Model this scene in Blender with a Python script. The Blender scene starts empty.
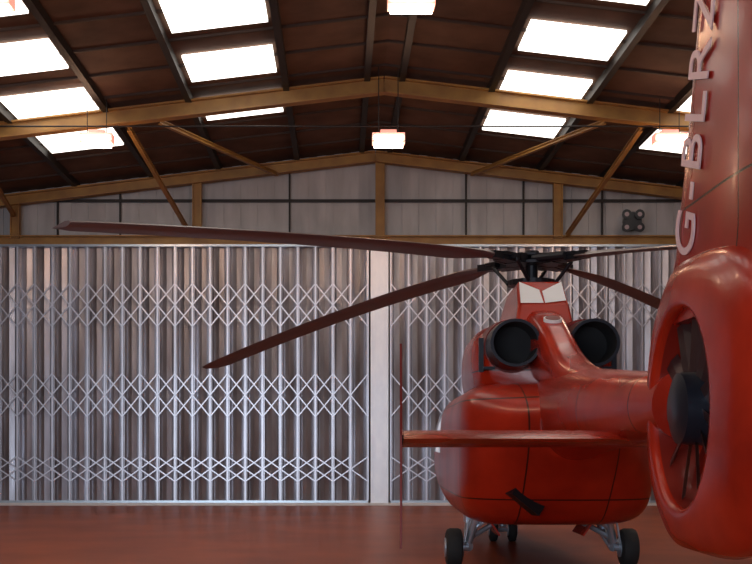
import bpy, math, random
from mathutils import Vector, Matrix
random.seed(3)
S=bpy.context.scene
COL=S.collection
# ------------------------------------------------------------ materials
def mat(name,col,rough=.5,metal=0,coat=0,emit=None,es=0,noise=None,bump=None,spec=.5,seams=None):
    m=bpy.data.materials.new(name); m.use_nodes=True
    nt=m.node_tree; b=nt.nodes['Principled BSDF']; L=nt.links
    b.inputs['Base Color'].default_value=(*col,1)
    b.inputs['Roughness'].default_value=rough
    b.inputs['Metallic'].default_value=metal
    b.inputs['Coat Weight'].default_value=coat
    b.inputs['Coat Roughness'].default_value=.05
    b.inputs['Specular IOR Level'].default_value=spec
    if emit: 
        b.inputs['Emission Color'].default_value=(*emit,1); b.inputs['Emission Strength'].default_value=es
    if noise:
        sc,col2,stretch=noise
        tc=nt.nodes.new('ShaderNodeTexCoord'); mp=nt.nodes.new('ShaderNodeMapping')
        mp.inputs['Scale'].default_value=stretch
        n=nt.nodes.new('ShaderNodeTexNoise'); n.inputs['Scale'].default_value=sc; n.inputs['Detail'].default_value=5
        r=nt.nodes.new('ShaderNodeValToRGB')
        r.color_ramp.elements[0].position=.3; r.color_ramp.elements[0].color=(*col2,1)
        r.color_ramp.elements[1].position=.7; r.color_ramp.elements[1].color=(*col,1)
        L.new(tc.outputs['Object'],mp.inputs['Vector']); L.new(mp.outputs['Vector'],n.inputs['Vector'])
        L.new(n.outputs['Fac'],r.inputs['Fac']); L.new(r.outputs['Color'],b.inputs['Base Color'])
        if bump:
            bp=nt.nodes.new('ShaderNodeBump'); bp.inputs['Strength'].default_value=bump; bp.inputs['Distance'].default_value=.02
            L.new(n.outputs['Fac'],bp.inputs['Height']); L.new(bp.outputs['Normal'],b.inputs['Normal'])
        if seams:
            sep=nt.nodes.new('ShaderNodeSeparateXYZ'); L.new(tc.outputs['Object'],sep.inputs[0]); last=None
            for ax,val in seams:
                c=nt.nodes.new('ShaderNodeMath'); c.operation='COMPARE'; L.new(sep.outputs[ax],c.inputs[0]); c.inputs[1].default_value=val; c.inputs[2].default_value=.007
                if last is None: last=c.outputs[0]
                else:
                    q=nt.nodes.new('ShaderNodeMath'); q.operation='MAXIMUM'; L.new(last,q.inputs[0]); L.new(c.outputs[0],q.inputs[1]); last=q.outputs[0]
            mx=nt.nodes.new('ShaderNodeMix'); mx.data_type='RGBA'
            L.new(last,mx.inputs['Factor']); L.new(r.outputs['Color'],mx.inputs[6]); mx.inputs[7].default_value=(.04,.006,.004,1)
            L.new(mx.outputs[2],b.inputs['Base Color'])
    return m
RC=(.44,.024,.007); RC2=(.25,.011,.004)
K=dict(rough=.27,coat=.10,spec=.30)
RED=mat('red_paint',RC,noise=(1.8,RC2,(1,1,1)),**K)
REDF=mat('red_paint_fin',(.32,.012,.005),rough=.25,coat=.05,spec=.22,noise=(1.5,(.20,.008,.004),(1,1,1)),seams=[('Z',2.72),('Y',-6.75)])
REDB=mat('red_paint_body',RC,noise=(1.8,RC2,(1,1,1)),seams=[('Y',-1.0),('Y',1.4),('Z',1.78),('Z',.80),('X',-.42),('X',.42),('Y',3.05)],rough=.3,coat=.05,spec=.22)
REDC=mat('red_paint_cowl',RC,noise=(1.8,RC2,(1,1,1)),seams=[('Y',.1),('Y',1.1),('Z',2.12)],**K)
REDT=mat('red_paint_boom',RC,noise=(1.8,RC2,(1,1,1)),seams=[('Y',-2.2),('Y',-3.6),('Y',-5.0)],**K)
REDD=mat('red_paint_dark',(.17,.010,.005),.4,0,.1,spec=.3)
BLD=mat('tail_rotor_blade_paint',(.03,.014,.014),.35)
WHITE=mat('white_paint',(.8,.78,.76),.35)
PINK=mat('lettering',(.66,.46,.46),.5)
BLACK=mat('black_metal',(.012,.012,.016),.35,.4)
SOOT=mat('soot',(.006,.006,.007),.8)
DUCTM=mat('hub_dark',(.02,.024,.035),.3,.5)
BLADE=mat('blade_composite',(.12,.082,.078),.42,0)
STEEL=mat('bare_steel',(.55,.64,.72),.3,.8)
RUB=mat('rubber',(.012,.012,.012),.8)
GLASS=mat('tinted_glass',(.02,.025,.03),.05,0,1)
OCHRE=mat('ochre_steel_paint',(.40,.215,.05),.5,noise=(3,(.27,.13,.035),(1,1,1)))
DBROWN=mat('dark_purlin_paint',(.014,.010,.009),.6)
CEIL=mat('ceiling_board',(.16,.092,.062),.8,noise=(1.5,(.085,.048,.034),(1,1,1)),spec=.2)
CLAD=mat('gable_cladding',(.52,.51,.51),.6,noise=(1.5,(.37,.36,.36),(2,2,.5)))
WALLM=mat('side_wall_cladding',(.26,.19,.15),.7)
DOORM=mat('galvanised_door',(.55,.56,.62),.33,.85,noise=(1.4,(.27,.25,.26),(2.2,1,.4)),bump=.3)
LATT=mat('door_lattice',(.74,.76,.84),.36,.75)
POST=mat('white_post',(.97,.98,1),.42,.65,noise=(6,(.85,.87,.92),(1,1,.4)))
FLOOR=mat('red_floor_paint',(.38,.088,.026),.38,0,0,noise=(.9,(.25,.052,.017),(1,1,1)),bump=.06,spec=.15)
SKY=mat('skylight_glazing',(.9,.9,.9),.5,emit=(1,.95,.86),es=3.0)
LAMPE=mat('lamp_tube',(1,.6,.4),.5,emit=(1,.70,.55),es=12)
LAMPP=mat('lamp_body',(.8,.5,.45),.5,emit=(1,.36,.26),es=.8)
SPOT=mat('spot_glass',(.35,.25,.27),.3)

# ------------------------------------------------------------ helpers
def mk(name,V,F,m,parent=None,smooth=False,mats=None,fm=None):
    me=bpy.data.meshes.new(name); me.from_pydata([tuple(v) for v in V],[],F); me.validate()
    for mm in (mats or [m]): me.materials.append(mm)
    if fm:
        for p,i in zip(me.polygons,fm): p.material_index=i
    if smooth:
        for p in me.polygons: p.use_smooth=True
    import bmesh
    bm=bmesh.new(); bm.from_mesh(me); bmesh.ops.recalc_face_normals(bm,faces=bm.faces); bm.to_mesh(me); bm.free()
    o=bpy.data.objects.new(name,me); COL.objects.link(o)
    if parent: o.parent=parent
    return o
class MB:
    def __init__(s): s.V=[];s.F=[]
    def add(s,V,F):
        b=len(s.V); s.V+= [Vector(v) for v in V]; s.F+=[tuple(i+b for i in f) for f in F]
    def box(s,c,d,M=None):
        hx,hy,hz=d[0]/2,d[1]/2,d[2]/2
        V=[Vector((x,y,z)) for x in(-hx,hx) for y in(-hy,hy) for z in(-hz,hz)]
        if M: V=[M@v for v in V]
        V=[v+Vector(c) for v in V]
        s.add(V,[(0,1,3,2),(4,6,7,5),(0,4,5,1),(2,3,7,6),(0,2,6,4),(1,5,7,3)])
    def beam(s,a,b,w,h,up=(0,0,1)):
        a=Vector(a);b=Vector(b);d=(b-a).normalized();u=Vector(up)
        r=d.cross(u)
        if r.length<1e-3: r=d.cross(Vector((0,1,0)))
        r.normalize();u=r.cross(d)
        V=[p+r*x*w/2+u*y*h/2 for p in(a,b) for x,y in((-1,-1),(1,-1),(1,1),(-1,1))]
        s.add(V,[(0,1,2,3),(7,6,5,4),(0,4,5,1),(1,5,6,2),(2,6,7,3),(3,7,4,0)])
    def ibeam(s,a,b,w,h,t=.03,up=(0,0,1)):
        a=Vector(a);b=Vector(b);d=(b-a).normalized();u=Vector(up)
        r=d.cross(u)
        if r.length<1e-3: r=d.cross(Vector((0,1,0)))
        r.normalize();u=r.cross(d)
        s.beam(a+u*(h/2-t/2),b+u*(h/2-t/2),w,t,up); s.beam(a-u*(h/2-t/2),b-u*(h/2-t/2),w,t,up); s.beam(a,b,t,h,up)
    def tube(s,pts,r,n=12,caps=True):
        pts=[Vector(p) for p in pts]
        rs=r if isinstance(r,(list,tuple)) else [r]*len(pts)
        rings=[]
        for i,p in enumerate(pts):
            d=(pts[min(i+1,len(pts)-1)]-pts[max(i-1,0)]).normalized()
            a=d.cross(Vector((0,0,1)))
            if a.length<1e-3: a=d.cross(Vector((0,1,0)))
            a.normalize(); b=a.cross(d)
            rings.append([p+(a*math.cos(2*math.pi*k/n)+b*math.sin(2*math.pi*k/n))*rs[i] for k in range(n)])
        V=[v for g in rings for v in g];F=[]
        for i in range(len(rings)-1):
            for k in range(n):
                F.append((i*n+k,i*n+(k+1)%n,(i+1)*n+(k+1)%n,(i+1)*n+k))
        if caps: F+= [tuple(range(n))[::-1],tuple((len(rings)-1)*n+k for k in range(n))]
        s.add(V,F)
    def obj(s,name,m,parent=None,smooth=False): return mk(name,s.V,s.F,m,parent,smooth)
def smooth_angle(o,a=40):
    for p in o.data.polygons: p.use_smooth=True
    try: o.data.set_sharp_from_angle(angle=math.radians(a))
    except Exception: pass
def sup(hw,zb,zt,n=2.6,N=40,cx=0,zc=None):
    if zc is None: zc=(zb+zt)/2
    out=[]
    for k in range(N):
        t=2*math.pi*k/N;c,s_=math.cos(t),math.sin(t)
        x=hw*math.copysign(abs(c)**(2/n),c); h=(zt-zc) if s_>0 else (zc-zb)
        out.append((cx+x,zc+h*math.copysign(abs(s_)**(2/n),s_)))
    return out
def interp(secs,per=4):
    out=[]
    for i in range(len(secs)-1):
        p0=secs[max(i-1,0)];p1=secs[i];p2=secs[i+1];p3=secs[min(i+2,len(secs)-1)]
        for k in range(per):
            t=k/per
            out.append(tuple(.5*((2*b)+(-a+c)*t+(2*a-5*b+4*c-d)*t*t+(-a+3*b-3*c+d)*t**3) for a,b,c,d in zip(p0,p1,p2,p3)))
    out.append(secs[-1]); return out
def loft(name,secs,m,parent,per=5,N=56,mats=None,fmf=None):
    secs=interp(secs,per); V=[];F=[]
    for (y,hw,zb,zt,n) in secs:
        for x,z in sup(hw,zb,zt,n,N): V.append((x,y,z))
    for i in range(len(secs)-1):
        for k in range(N): F.append((i*N+k,i*N+(k+1)%N,(i+1)*N+(k+1)%N,(i+1)*N+k))
    F.append(tuple(range(N))); F.append(tuple((len(secs)-1)*N+k for k in range(N)))
    fm=None
    if fmf:
        fm=[]
        for f in F:
            c=sum((Vector(V[i]) for i in f),Vector())/len(f); fm.append(fmf(c))
    o=mk(name,V,F,m,parent,mats=mats,fm=fm); smooth_angle(o,50); return o
def empty(name,loc=(0,0,0),rz=0):
    e=bpy.data.objects.new(name,None); COL.objects.link(e); e.location=loc; e.rotation_euler=(0,0,rz); e.empty_display_size=.3; return e

# ------------------------------------------------------------ hangar shell
XR=.78; XL,XX=-10.2,11.8; SL=.118; YB,YD=-4.0,25.0
def roofz(x): return 7.95-SL*abs(x-XR)
b=MB(); b.box(((XL+XX)/2,(YB-8+YD+1)/2,-.05),(XX-XL+.6,YD-YB+9.6,.1)); b.obj('floor',FLOOR)
V=[];F=[]
for y in (YB,YD+.55):
    for x,dz in ((XL-.3,0),(XR,0),(XX+.3,0),(XX+.3,.12),(XR,.12),(XL-.3,.12)): V.append((x,y,roofz(x)+dz))
F=[(0,1,7,6),(1,2,8,7),(2,3,9,8),(3,4,10,9),(4,5,11,10),(5,0,6,11),(0,5,4,1),(1,4,3,2),(6,7,10,11),(7,8,9,10)]
mk('ceiling',V,F,CEIL)
for nm,x in (('wall_left',XL-.1),('wall_right',XX+.1)):
    b=MB(); b.box((x,(YB+YD)/2+.2,roofz(XL)/2),(.2,YD-YB+.6,roofz(XL))); b.obj(nm,WALLM)
b=MB()
x=XL; step=.19; zb=5.75
n=int((XX-XL)/step)
for i in range(n):
    x0=XL+i*step;x1=x0+step
    d=.035 if i%2 else 0
    b.add([(x0,YD+.3-d,zb),(x1,YD+.3-d,zb),(x1,YD+.3-d,roofz(x1)-.01),(x0,YD+.3-d,roofz(x0)-.01),
           (x0,YD+.5,zb),(x1,YD+.5,zb),(x1,YD+.5,roofz(x1)-.01),(x0,YD+.5,roofz(x0)-.01)],
          [(0,1,2,3),(5,4,7,6),(0,4,5,1),(3,2,6,7),(0,3,7,4),(1,5,6,2)])
b.box(((XL+XX)/2,YD+.48,zb/2),(XX-XL,.08,zb))
b.obj('wall_back',CLAD)
b=MB(); b.ibeam((XL,YD,5.86),(XX,YD,5.86),.22,.20); b.obj('trim_1',OCHRE)
b=MB()
b.beam((XL,YD+.2,6.78),(XX,YD+.2,6.78),.06,.06)
for px in (122,290,465,522,600,60): 
    xx=(px-340)*.0225; b.beam((xx,YD+.2,5.95),(xx,YD+.2,roofz(xx)-.05),.04,.05,(0,1,0))
b.obj('trim_2',DBROWN)
for fi,y in enumerate((25,20,14,8,2)):
    b=MB(); h=.28 if y<25 else .24
    yy=y if y<25 else 24.95
    b.ibeam((XL+.1,yy,7.7-SL*(XR-XL)),(XR,yy,7.7),.2,h)
    b.ibeam((XR,yy,7.7),(XX-.1,yy,7.7-SL*(XX-XR)),.2,h)
    for xx in (XL+.15,XX-.15): b.ibeam((xx,yy,0),(xx,yy,7.7-SL*(XR-XL)),.25,.28,.03,(1,0,0))
    if y==25:
        for px in (15,197,380,558):
            xx=(px-340)*.0221; b.ibeam((xx,24.98,5.9),(xx,24.98,7.6-SL*abs(xx-XR)),.16,.2,.03,(1,0,0))
    b.obj('portal_frame',OCHRE)
b=MB()
for a,c in (((-3.3,24.9,5.98),(-3.75,20.1,6.95)),((5.0,24.9,5.95),(5.35,20.1,6.95)),((2.9,24.9,7.3),(4.7,20.1,7.08)),((-1.4,24.9,7.3),(-3.2,20.1,7.08)),
            ((-7.2,24.9,6.4),(-6.6,20.1,6.75))):
    b.ibeam(a,c,.08,.08,.015)
b.obj('roof_brace',OCHRE)
b=MB()
for x in (-9.2,-7.9,-5.85,-4.15,-2.68,-.95,.48,1.1,2.68,4.42,5.85,7.55,9.0,10.5):
    z=roofz(x)-.075; b.beam((x,YB+.1,z),(x,YD+.2,z),.11,.15)
b.obj('roof_purlins',DBROWN)
b=MB()
y=YB+.6
while y<YD:
    for x0,x1 in ((XL,XR),(XR,XX)):
        b.beam((x0,y,roofz(x0)-.02),(x1,y,roofz(x1)-.02),.04,.04)
    y+=1.15
b.obj('roof_battens',mat('batten',(.05,.028,.02),.7))
WN=[0]
def sky(x0,x1,y0,y1):
    WN[0]+=1
    b=MB(); z0,z1=roofz(x0)-.06,roofz(x1)-.06
    b.add([(x0,y0,z0),(x1,y0,z1),(x1,y1,z1),(x0,y1,z0),(x0,y0,z0+.04),(x1,y0,z1+.04),(x1,y1,z1+.04),(x0,y1,z0+.04)],
          [(0,1,2,3),(7,6,5,4),(0,4,5,1),(1,5,6,2),(2,6,7,3),(3,7,4,0)])
    b.obj('window_%d'%WN[0],SKY)
for (x0,x1),off in (((-2.52,-1.08),15.7),((-5.72,-4.30),16.65),((2.85,4.28),16.85),((6.0,7.40),16.85)):
    k=-5
    while k<=2:
        y0=off+k*2.28
        if y0>YB+.5: sky(x0,x1,y0,y0+1.22)
        k+=1
# ------------------------------------------------------------ concertina doors
def door(name,x0,x1):
    root=empty(name,(0,0,0))
    P=.39; n=round((x1-x0)/P); P=(x1-x0)/n; zt=5.72; z0=.10
    pts=[]
    for i in range(n):
        a=x0+i*P
        d=.05+.025*random.random()
        pts+= [(a,25.0),(a+P*.10,25.0),(a+P*.20,25.0+d),(a+P*.50,25.0+d*.3),(a+P*.80,25.0+d),(a+P*.90,25.0)]
    pts.append((x1,25.0))
    V=[];F=[]
    for (x,y) in pts: V+=[(x,y,z0),(x,y,zt)]
    for i in range(len(pts)-1): F.append((2*i,2*i+2,2*i+3,2*i+1))
    mk('leaf',V,F,DOORM,root)
    b=MB()
    for i in range(n+1):
        xx=x0+i*P
        b.box((xx,24.965,(zt+z0)/2),(.028,.04,zt-z0))
    b.obj('picket',LATT,root)
    b=MB()
    for zc,h in ((4.42,.95),(2.43,.95),(.80,.55)):
        for i in range(n-1):
            a=x0+i*P
            for s in (1,-1):
                b.beam((a,24.93-.008*s,zc-s*h/2),(a+2*P,24.93-.008*s,zc+s*h/2),.026,.012,(0,1,0))
    b.obj('lattice',LATT,root)
    b=MB(); b.box(((x0+x1)/2,25.0,zt+.03),(x1-x0,.2,.08)); b.box(((x0+x1)/2,25.0,.08),(x1-x0,.14,.05)); b.obj('rail',STEEL,root)
    return root
door('door_1',XL+.35,.62)
door('door_2',1.12,XX-.35)
b=MB(); b.box((.87,24.98,2.875),(.36,.16,5.75)); b.box((.70,24.88,2.875),(.05,.06,5.75)); b.box((1.04,24.88,2.875),(.05,.06,5.75)); b.obj('door_post',POST)
b=MB(); b.box(((XL+XX)/2,24.9,.028),(XX-XL-1,.28,.055)); b.obj('daylight_gap_track',WHITE)  # floor track painted white to imitate the daylight gap under the doors
# ------------------------------------------------------------ lamps
def lamp(x,y,z,w=.56):
    e=empty('hanging_lamp',(x,y,z))
    b=MB(); b.box((0,0,.04),(w,.26,.16)); b.box((0,0,.15),(w*.5,.14,.08)); o=b.obj('housing',LAMPP,e)
    b=MB(); b.tube([(-w/2+.03,-.0,-.06),(w/2-.03,-.0,-.06)],.055,10); b.tube([(-w/2+.03,-.14,.03),(w/2-.03,-.14,.03)],.04,10); b.obj('tube',LAMPE,e)
    b=MB()
    top=roofz(x)-z-.02
    for s in (-1,1): b.tube([(s*w*.3,0,.12),(s*w*.3,0,top)],.008,6)
    b.obj('hanger',DBROWN,e)
    L=bpy.data.lights.new('lamp_light','POINT'); L.energy=38; L.color=(1,.58,.33); L.shadow_soft_size=.15
    o=bpy.data.objects.new('bulb',L); COL.objects.link(o); o.parent=e; o.location=(0,0,-.25)
for x,y in ((.84,19.6),(-4.22,19.6),(5.72,19.6),(.85,13.5),(-4.2,13.5),(5.75,13.5),(.85,7),(-4.2,7),(5.75,7)): lamp(x,y,6.6)
b=MB(); b.tube([(-6.4,19.84,6.93),(7.8,19.84,6.93)],.015,8); b.obj('conduit_pipe',DBROWN)
e=empty('wall_floodlight',((632-340)*.0219,24.75,6.22))
b=MB(); b.tube([(0,.02,0),(0,-.1,0)],.2,20); 
for a in range(4):
    dx,dz=.2*math.cos(a*math.pi/2+.78),.2*math.sin(a*math.pi/2+.78); b.tube([(dx,.02,dz),(dx,-.14,dz)],[.07,.11],14)
b.beam((0,.2,0),(0,.0,0),.08,.08); b.obj('casing',BLACK,e)
b=MB()
for a in range(4):
    dx,dz=.2*math.cos(a*math.pi/2+.78),.2*math.sin(a*math.pi/2+.78); b.tube([(dx,-.14,dz),(dx,-.15,dz)],.05,12)
b.obj('lens',SPOT,e)

# ------------------------------------------------------------ helicopter
H=empty('helicopter',(2.20,12.5,0),math.radians(-.9))
def fmf(c):
    if c.y>3.1 and c.z>1.15 and c.y<5.2: return 1
    if 1.75<c.y<2.9 and 1.3<c.z<1.85 and abs(c.x)>.7: return 1
    return 0
loft('fuselage',[(5.7,.08,.95,1.15,2),(5.5,.35,.75,1.32,2.2),(4.9,.68,.57,1.5,2.4),(4.0,.86,.50,1.85,2.6),(3.0,.95,.50,1.98,3.2),(1.5,.96,.48,1.98,4.8),
 (.2,.96,.48,1.97,5.4),(-.7,.97,.50,1.97,5.6),(-1.15,.95,.54,1.95,5.0),(-1.45,.86,.66,1.92,3.9),(-1.8,.64,.92,1.86,2.8),(-2.2,.34,1.22,1.80,2.2)],RED,H,mats=[REDB,GLASS],fmf=fmf)
loft('tail_boom',[(-1.0,.34,1.15,2.0,2.4),(-1.6,.34,1.16,2.02,2.3),(-2.3,.33,1.20,2.01,2.2),(-3.2,.30,1.27,1.96,2.1),(-4.3,.25,1.33,1.87,2.1),(-5.5,.18,1.37,1.79,2)],REDT,H)
loft('engine_cowl',[(3.0,.35,1.85,2.10,2.4),(2.3,.60,1.8,2.38,2.8),(1.2,.74,1.8,2.64,3.4),(.2,.76,1.8,2.68,3.6),(-.2,.75,1.8,2.66,3.5),(-.50,.70,1.8,2.58,3),(-.62,.62,1.85,2.48,2.5)],REDC,H)
loft('tail_spine',[(-.1,.23,2.2,2.82,3.4),(-.6,.20,2.0,2.72,3.6),(-1.1,.18,1.9,2.52,3.6),(-1.6,.19,1.7,2.29,3.3),(-2.2,.21,1.6,2.10,2.8),(-3.0,.18,1.6,1.97,2.2)],RED,H)
# mast fairing
V=[(-.32,-.42,2.55),(.32,-.42,2.55),(-.36,1.5,2.55),(.36,1.5,2.55),(-.27,-.34,2.84),(.27,-.34,2.84),(-.25,-.08,3.13),(.25,-.08,3.13),(-.24,.9,3.10),(.24,.9,3.10),(-.2,1.6,2.75),(.2,1.6,2.75)]
F=[(0,1,5,4),(4,5,7,6),(6,7,9,8),(8,9,11,10),(0,4,6,8,10,2),(1,3,11,9,7,5),(2,10,11,3),(0,2,3,1)]
o=mk('mast_fairing',V,F,RED,H); bv=o.modifiers.new('b','BEVEL'); bv.width=.035; bv.segments=3
def onrear(u,v,off=.012):
    x=u*(.27+(.25-.27)*v); y=-.34+(.26)*v; z=2.84+.29*v
    n=Vector((0,-.29,.26)).normalized()*off
    return (x,y+n.y,z+n.z)
V=[onrear(-.92,.95),onrear(-.92,.05),onrear(0,.05),onrear(-.1,.60), onrear(.92,.95),onrear(.92,.15),onrear(.06,.05),onrear(.02,.55)]
mk('chevron',V,[(0,1,2,3),(7,6,5,4)],WHITE,H)
b=MB(); c=Vector((.0,-.9,2.615)); d=Vector((0,-.37,.93)).normalized()
b.tube([c+d*-.02,c+d*.02],.095,24); b.obj('badge',WHITE,H)
b=MB(); b.tube([c+d*.0,c+d*.026],.078,24); b.obj('badge_centre',REDD,H)
for s in (-1,1):
    a=Vector((s*.385,-.40,2.37)); e2=Vector((s*.40,-1.05,2.37)); n=28
    R=[(a,.26),(a.lerp(e2,.6),.26),(e2,.245),(e2,.215),(a.lerp(e2,.45),.20)]
    rings=[]
    for p,r in R: rings.append([p+Vector((r*math.cos(2*math.pi*k/n)*1.05,0,r*math.sin(2*math.pi*k/n))) for k in range(n)])
    V=[v for g in rings for v in g];F=[];fm=[]
    for i in range(len(R)-1):
        for k in range(n): F.append((i*n+k,i*n+(k+1)%n,(i+1)*n+(k+1)%n,(i+1)*n+k)); fm.append(1 if i==3 else 0)
    F.append(tuple((len(R)-1)*n+k for k in range(n))); F.append(tuple(range(n))); fm+=[1,0]
    o=mk('exhaust',V,F,BLACK,H,mats=[BLACK,SOOT],fm=fm); smooth_angle(o,35)
    b=MB()
    b.tube([a+Vector((s*.02,.75,-.02)),a+Vector((0,.1,0)),a+Vector((0,-.22,0))],[.2,.31,.285],28); smooth_angle(b.obj('exhaust_cowl',REDD,H),50)
    b=MB(); b.beam((s*.70,-.58,2.10),(s*.70,-.58,2.46),.05,.03); b.box((s*.62,-.62,2.14),(.12,.06,.03)); b.obj('vent_trim',BLACK,H)
# fenestron shroud
cy,cz=-6.0,1.54; NT=96; V=[];F=[];fm=[]
for k in range(NT):
    t=2*math.pi*k/NT; c,s=math.cos(t),math.sin(t)
    A=.82 if c>0 else 1.2; B=.90 if s>0 else .84; n=2.35 if c>0 else 2.35+.9*min(1,-c*1.5)
    R=(abs(c/A)**n+abs(s/B)**n)**(-1/n)
    pr=[(.575,-.12),(.575,0),(.575,.12),(.58,.145),(.60,.165),(.63,.168),(.65+(R-.65)*.45,.155),(.65+(R-.65)*.8,.12),(R-.02,.065),(R,.0),
        (R-.02,-.065),(.65+(R-.65)*.8,-.12),(.65+(R-.65)*.45,-.155),(.63,-.168),(.60,-.165),(.58,-.145)]
    for r,x in pr: V.append((x,cy+r*c,cz+r*s))
m=16
for k in range(NT):
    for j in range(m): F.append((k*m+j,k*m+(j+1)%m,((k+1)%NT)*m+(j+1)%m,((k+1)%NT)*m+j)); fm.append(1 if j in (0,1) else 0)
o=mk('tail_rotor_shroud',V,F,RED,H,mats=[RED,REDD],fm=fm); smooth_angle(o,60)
b=MB(); b.tube([(-.19,cy,cz),(-.16,cy,cz),(.08,cy,cz)],[.12,.205,.22],28); smooth_angle(b.obj('tail_rotor_hub',DUCTM,H),40)
b=MB()
for k in range(11):
    t=2*math.pi*k/11; d=Vector((0,math.cos(t),math.sin(t))); tt=Vector((0,-math.sin(t),math.cos(t))); ch=(tt*.9+Vector((.42,0,0))).normalized(); nn=d.cross(ch)
    p0=Vector((-.06,cy,cz))+d*.2; p1=Vector((-.06,cy,cz))+d*.565
    V=[p+ch*a+nn*q for p in (p0,p1) for a,q in ((-.06,0),(0,.01),(.06,0),(0,-.01))]
    b.add(V,[(0,1,2,3),(7,6,5,4),(0,4,5,1),(1,5,6,2),(2,6,7,3),(3,7,4,0)])
b.obj('tail_rotor_blades',BLD,H)
b=MB()
for k in range(7):
    t=2*math.pi*k/7+.2; d=Vector((0,math.cos(t),math.sin(t))); b.beam(Vector((.09,cy,cz))+d*.15,Vector((.09,cy,cz))+d*.575,.06,.03,(1,0,0))
b.obj('stator_vanes',REDD,H)
# fin
V=[];F=[];secs=[(2.05,-5.32,-7.1),(2.25,-5.40,-7.1),(2.45,-5.50,-7.1),(3.2,-5.76,-7.2),(4.0,-6.02,-7.3),(4.25,-6.10,-7.33)]
for i,(z,yl,yt) in enumerate(secs):
    w=[.12,.10,.08,.07,.065,.05][i]; L=yl-yt
    for fr,ww in ((0,0),(.03,.55),(.09,.9),(.16,1),(.62,1),(.8,.8),(1,.25),(1,-.25),(.8,-.8),(.62,-1),(.16,-1),(.09,-.9),(.03,-.55)):
        V.append((ww*w,yl-fr*L,z))
m=13
for i in range(len(secs)-1):
    for k in range(m): F.append((i*m+k,i*m+(k+1)%m,(i+1)*m+(k+1)%m,(i+1)*m+k))
F+= [tuple(range(m)),tuple((len(secs)-1)*m+k for k in range(m))]
o=mk('tail_fin',V,F,REDF,H); smooth_angle(o,40)
cu=bpy.data.curves.new('reg','FONT'); cu.body='G-BLRZ'; cu.size=.54; cu.extrude=.004; cu.space_character=1.15
to=bpy.data.objects.new('lettering',cu); COL.objects.link(to)
bpy.context.view_layer.update()
me=bpy.data.meshes.new_from_object(to); bpy.data.objects.remove(to)
me.materials.clear(); me.materials.append(PINK)
wid=max(v.co.x for v in me.vertices)
sx=1.50/wid
for v in me.vertices: v.co.x*=sx
lo=bpy.data.objects.new('lettering',me); COL.objects.link(lo); lo.parent=H
X=Vector((0.004,-.30,1)).normalized(); Y=Vector((0,1,.30)).normalized(); Z=X.cross(Y)
Mx=Matrix((X,Y,Z)).transposed().to_4x4(); Mx.translation=Vector((-.088,-6.02,2.38)); lo.matrix_local=Mx
# stabiliser with end plates
V=[];F=[]
for x in (-1.68,-.2,.2,1.68):
    for yy,zz in ((-4.0,0),(-4.08,.05),(-4.25,.062),(-4.5,.03),(-4.62,0),(-4.5,-.03),(-4.25,-.062),(-4.08,-.05)): V.append((x,yy,1.375+zz))
for i in range(3):
    for k in range(8): F.append((i*8+k,i*8+(k+1)%8,(i+1)*8+(k+1)%8,(i+1)*8+k))
F+=[tuple(range(8)),tuple(24+k for k in range(8))]
o=mk('horizontal_stabiliser',V,F,RED,H); smooth_angle(o,35)
for s in (-1,1):
    V=[];F=[]
    for x,i in ((-.007,0),(.007,1)):
        for yy,zz in ((-4.05,1.4),(-4.55,2.02),(-4.85,2.02),(-4.70,1.4),(-4.80,.62),(-4.45,.60)): V.append((s*1.69+x-s*.045*(yy+4.4),yy,zz))
    F=[(0,1,2,3,4,5),(11,10,9,8,7,6)]+[(k,(k+1)%6,6+(k+1)%6,6+k) for k in range(6)]
    mk('end_plate',V,F,REDD,H)
# main rotor
hy=.5; hz=3.44
b=MB(); b.tube([(0,hy,2.9),(0,hy,3.42)],.07,16); b.tube([(0,hy,3.16),(0,hy,3.22)],.27,24); b.tube([(0,hy,3.12),(0,hy,3.15)],.2,24)
b.tube([(0,hy,3.39),(0,hy,3.42)],.30,24); b.tube([(0,hy,3.48),(0,hy,3.50)],.28,24); b.tube([(0,hy,3.40),(0,hy,3.56)],[.12,.08],16)
roots=[(224.6,.40),(314.6,.42),(44.6,.88),(134.6,.92)]
for ang,dr in roots:
    t=math.radians(ang+.8); u=Vector((math.cos(t),math.sin(t),0)); v=Vector((-u.y,u.x,0))
    c=Vector((0,hy,hz))
    b.beam(c+u*.1+Vector((0,0,.04)),c+u*.62+Vector((0,0,.03)),.15,.03); b.beam(c+u*.1-Vector((0,0,.04)),c+u*.62-Vector((0,0,.03)),.15,.03)
    b.beam(c+u*.22,c+u*.36,.24,.11); b.beam(c+u*.5,c+u*.75,.12,.08)
    b.tube([c+u*.45+v*.13,c+u*.45+v*.13+Vector((0,0,-.04)),c+u*.24+v*.13+Vector((0,0,-.25))],.022,8)
    b.beam(c+u*.45,c+u*.45+v*.15,.06,.05)
    b.tube([c+u*.15-v*.18,c+u*.52-v*.11],.05,10)
b.obj('rotor_head',BLACK,H)
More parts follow.
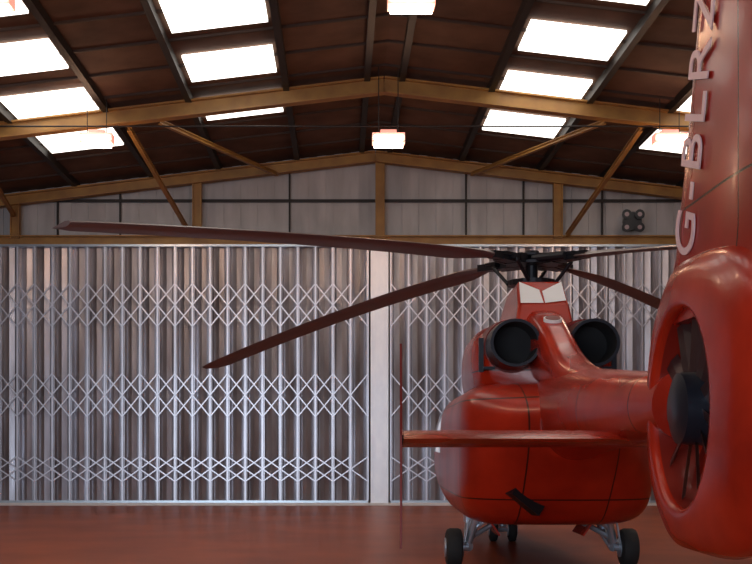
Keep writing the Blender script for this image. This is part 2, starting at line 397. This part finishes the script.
for ang,dr in roots:
    t=math.radians(ang+.8); u=Vector((math.cos(t),math.sin(t),0)); v=Vector((-u.y,u.x,0))
    V=[];F=[];NS=26
    for i in range(NS+1):
        f=i/NS; r=.62+f*(6.08-.62)
        ch=.385 if f>.09 else .12+.265*(f/.09)
        if f>.975: ch*=.72
        th=.024 if f>.09 else .035
        z=hz-dr*((r-.5)/5.6)**1.35
        pit=math.radians(9-7*f); 
        for a,q in ((.28,0),(.2,.7),(0,1),(-.35,.5),(-.72,0),(-.35,-.5),(0,-1),(.2,-.7)):
            cx_=a*ch; V.append(Vector((0,hy,z))+u*r+v*(cx_*math.cos(pit)+0)+Vector((0,0,cx_*math.sin(pit)+q*th)))
    for i in range(NS):
        for k in range(8): F.append((i*8+k,i*8+(k+1)%8,(i+1)*8+(k+1)%8,(i+1)*8+k))
    F+=[tuple(range(8)),tuple(NS*8+k for k in range(8))]
    o=mk('rotor_blade',V,F,BLADE,H); smooth_angle(o,50)
# landing gear
def wheel(cx,cy_,r,w):
    b=MB(); b.tube([(cx-w/2,cy_,r),(cx-w*.42,cy_,r),(cx-w*.25,cy_,r),(cx+w*.25,cy_,r),(cx+w*.42,cy_,r),(cx+w/2,cy_,r)],[r*.75,r*.93,r,r,r*.93,r*.75],28); smooth_angle(b.obj('tyre',RUB,H),40)
    b=MB(); b.tube([(cx-w/2-.012,cy_,r),(cx+w/2+.012,cy_,r)],r*.5,20); b.obj('wheel_hub',STEEL,H)
for s in (-1,1):
    wheel(s*.95,-.15,.21,.18)
    b=MB(); b.tube([(s*.72,.25,.66),(s*.75,.22,.35)],.055,12); b.tube([(s*.75,.25,.37),(s*.79,-.15,.21)],.05,12); b.tube([(s*.79,-.15,.21),(s*.96,-.15,.21)],.04,10)
    b.tube([(s*.68,-.25,.66),(s*.79,-.14,.27)],.045,12); b.tube([(s*.68,-.25,.66),(s*.72,-.21,.50)],.06,12); b.tube([(s*.36,.0,.54),(s*.76,-.12,.32)],.03,8); b.tube([(s*.50,-.3,.58),(s*.76,-.18,.40)],.022,8)
    b.box((s*.74,.1,.54),(.14,.3,.14)); b.tube([(s*.84,-.25,.28),(s*.80,-.27,.50),(s*.72,-.26,.60)],.012,8)
    b.obj('main_gear_leg',STEEL,H)
    b=MB(); b.box((s*.52,.1,.44),(.02,.6,.24),Matrix.Rotation(s*.6,3,'Y')); b.obj('gear_door',RED,H)
for s in (-1,1): wheel(s*.13,3.1,.16,.11)
b=MB(); b.tube([(0,3.2,.6),(0,3.1,.2)],.05,12); b.tube([(-.12,3.1,.16),(.12,3.1,.16)],.03,10); b.tube([(0,3.6,.58),(0,3.12,.25)],.022,8); b.box((0,3.06,.42),(.2,.06,.1)); b.obj('nose_gear_leg',STEEL,H)
b=MB(); b.beam((-.52,-1.66,.92),(-.24,-1.52,.70),.12,.14); b.obj('boarding_step',BLACK,H)

# ------------------------------------------------------------ light
w=bpy.data.worlds.new('world'); S.world=w; w.use_nodes=True
w.node_tree.nodes['Background'].inputs[0].default_value=(.62,.72,1,1); w.node_tree.nodes['Background'].inputs[1].default_value=.45
def area(n,loc,rot,sx,sy,e,c):
    L=bpy.data.lights.new(n,'AREA'); L.shape='RECTANGLE'; L.size=sx; L.size_y=sy; L.energy=e; L.color=c
    o=bpy.data.objects.new(n,L); COL.objects.link(o); o.location=loc; o.rotation_euler=rot
area('daylight_opening',(-4.8,-3.9,1.7),(math.radians(90),0,0),8.5,3.0,800,(.78,.88,1))
cam=bpy.data.cameras.new('camera'); co=bpy.data.objects.new('camera',cam); COL.objects.link(co); S.camera=co
co.location=(0,0,1.33); co.rotation_euler=(math.radians(90),0,0)
cam.sensor_width=36; cam.lens=1129*36/752; cam.shift_x=36/752; cam.shift_y=163/752
cam.clip_start=.05
S.view_settings.view_transform='Standard'
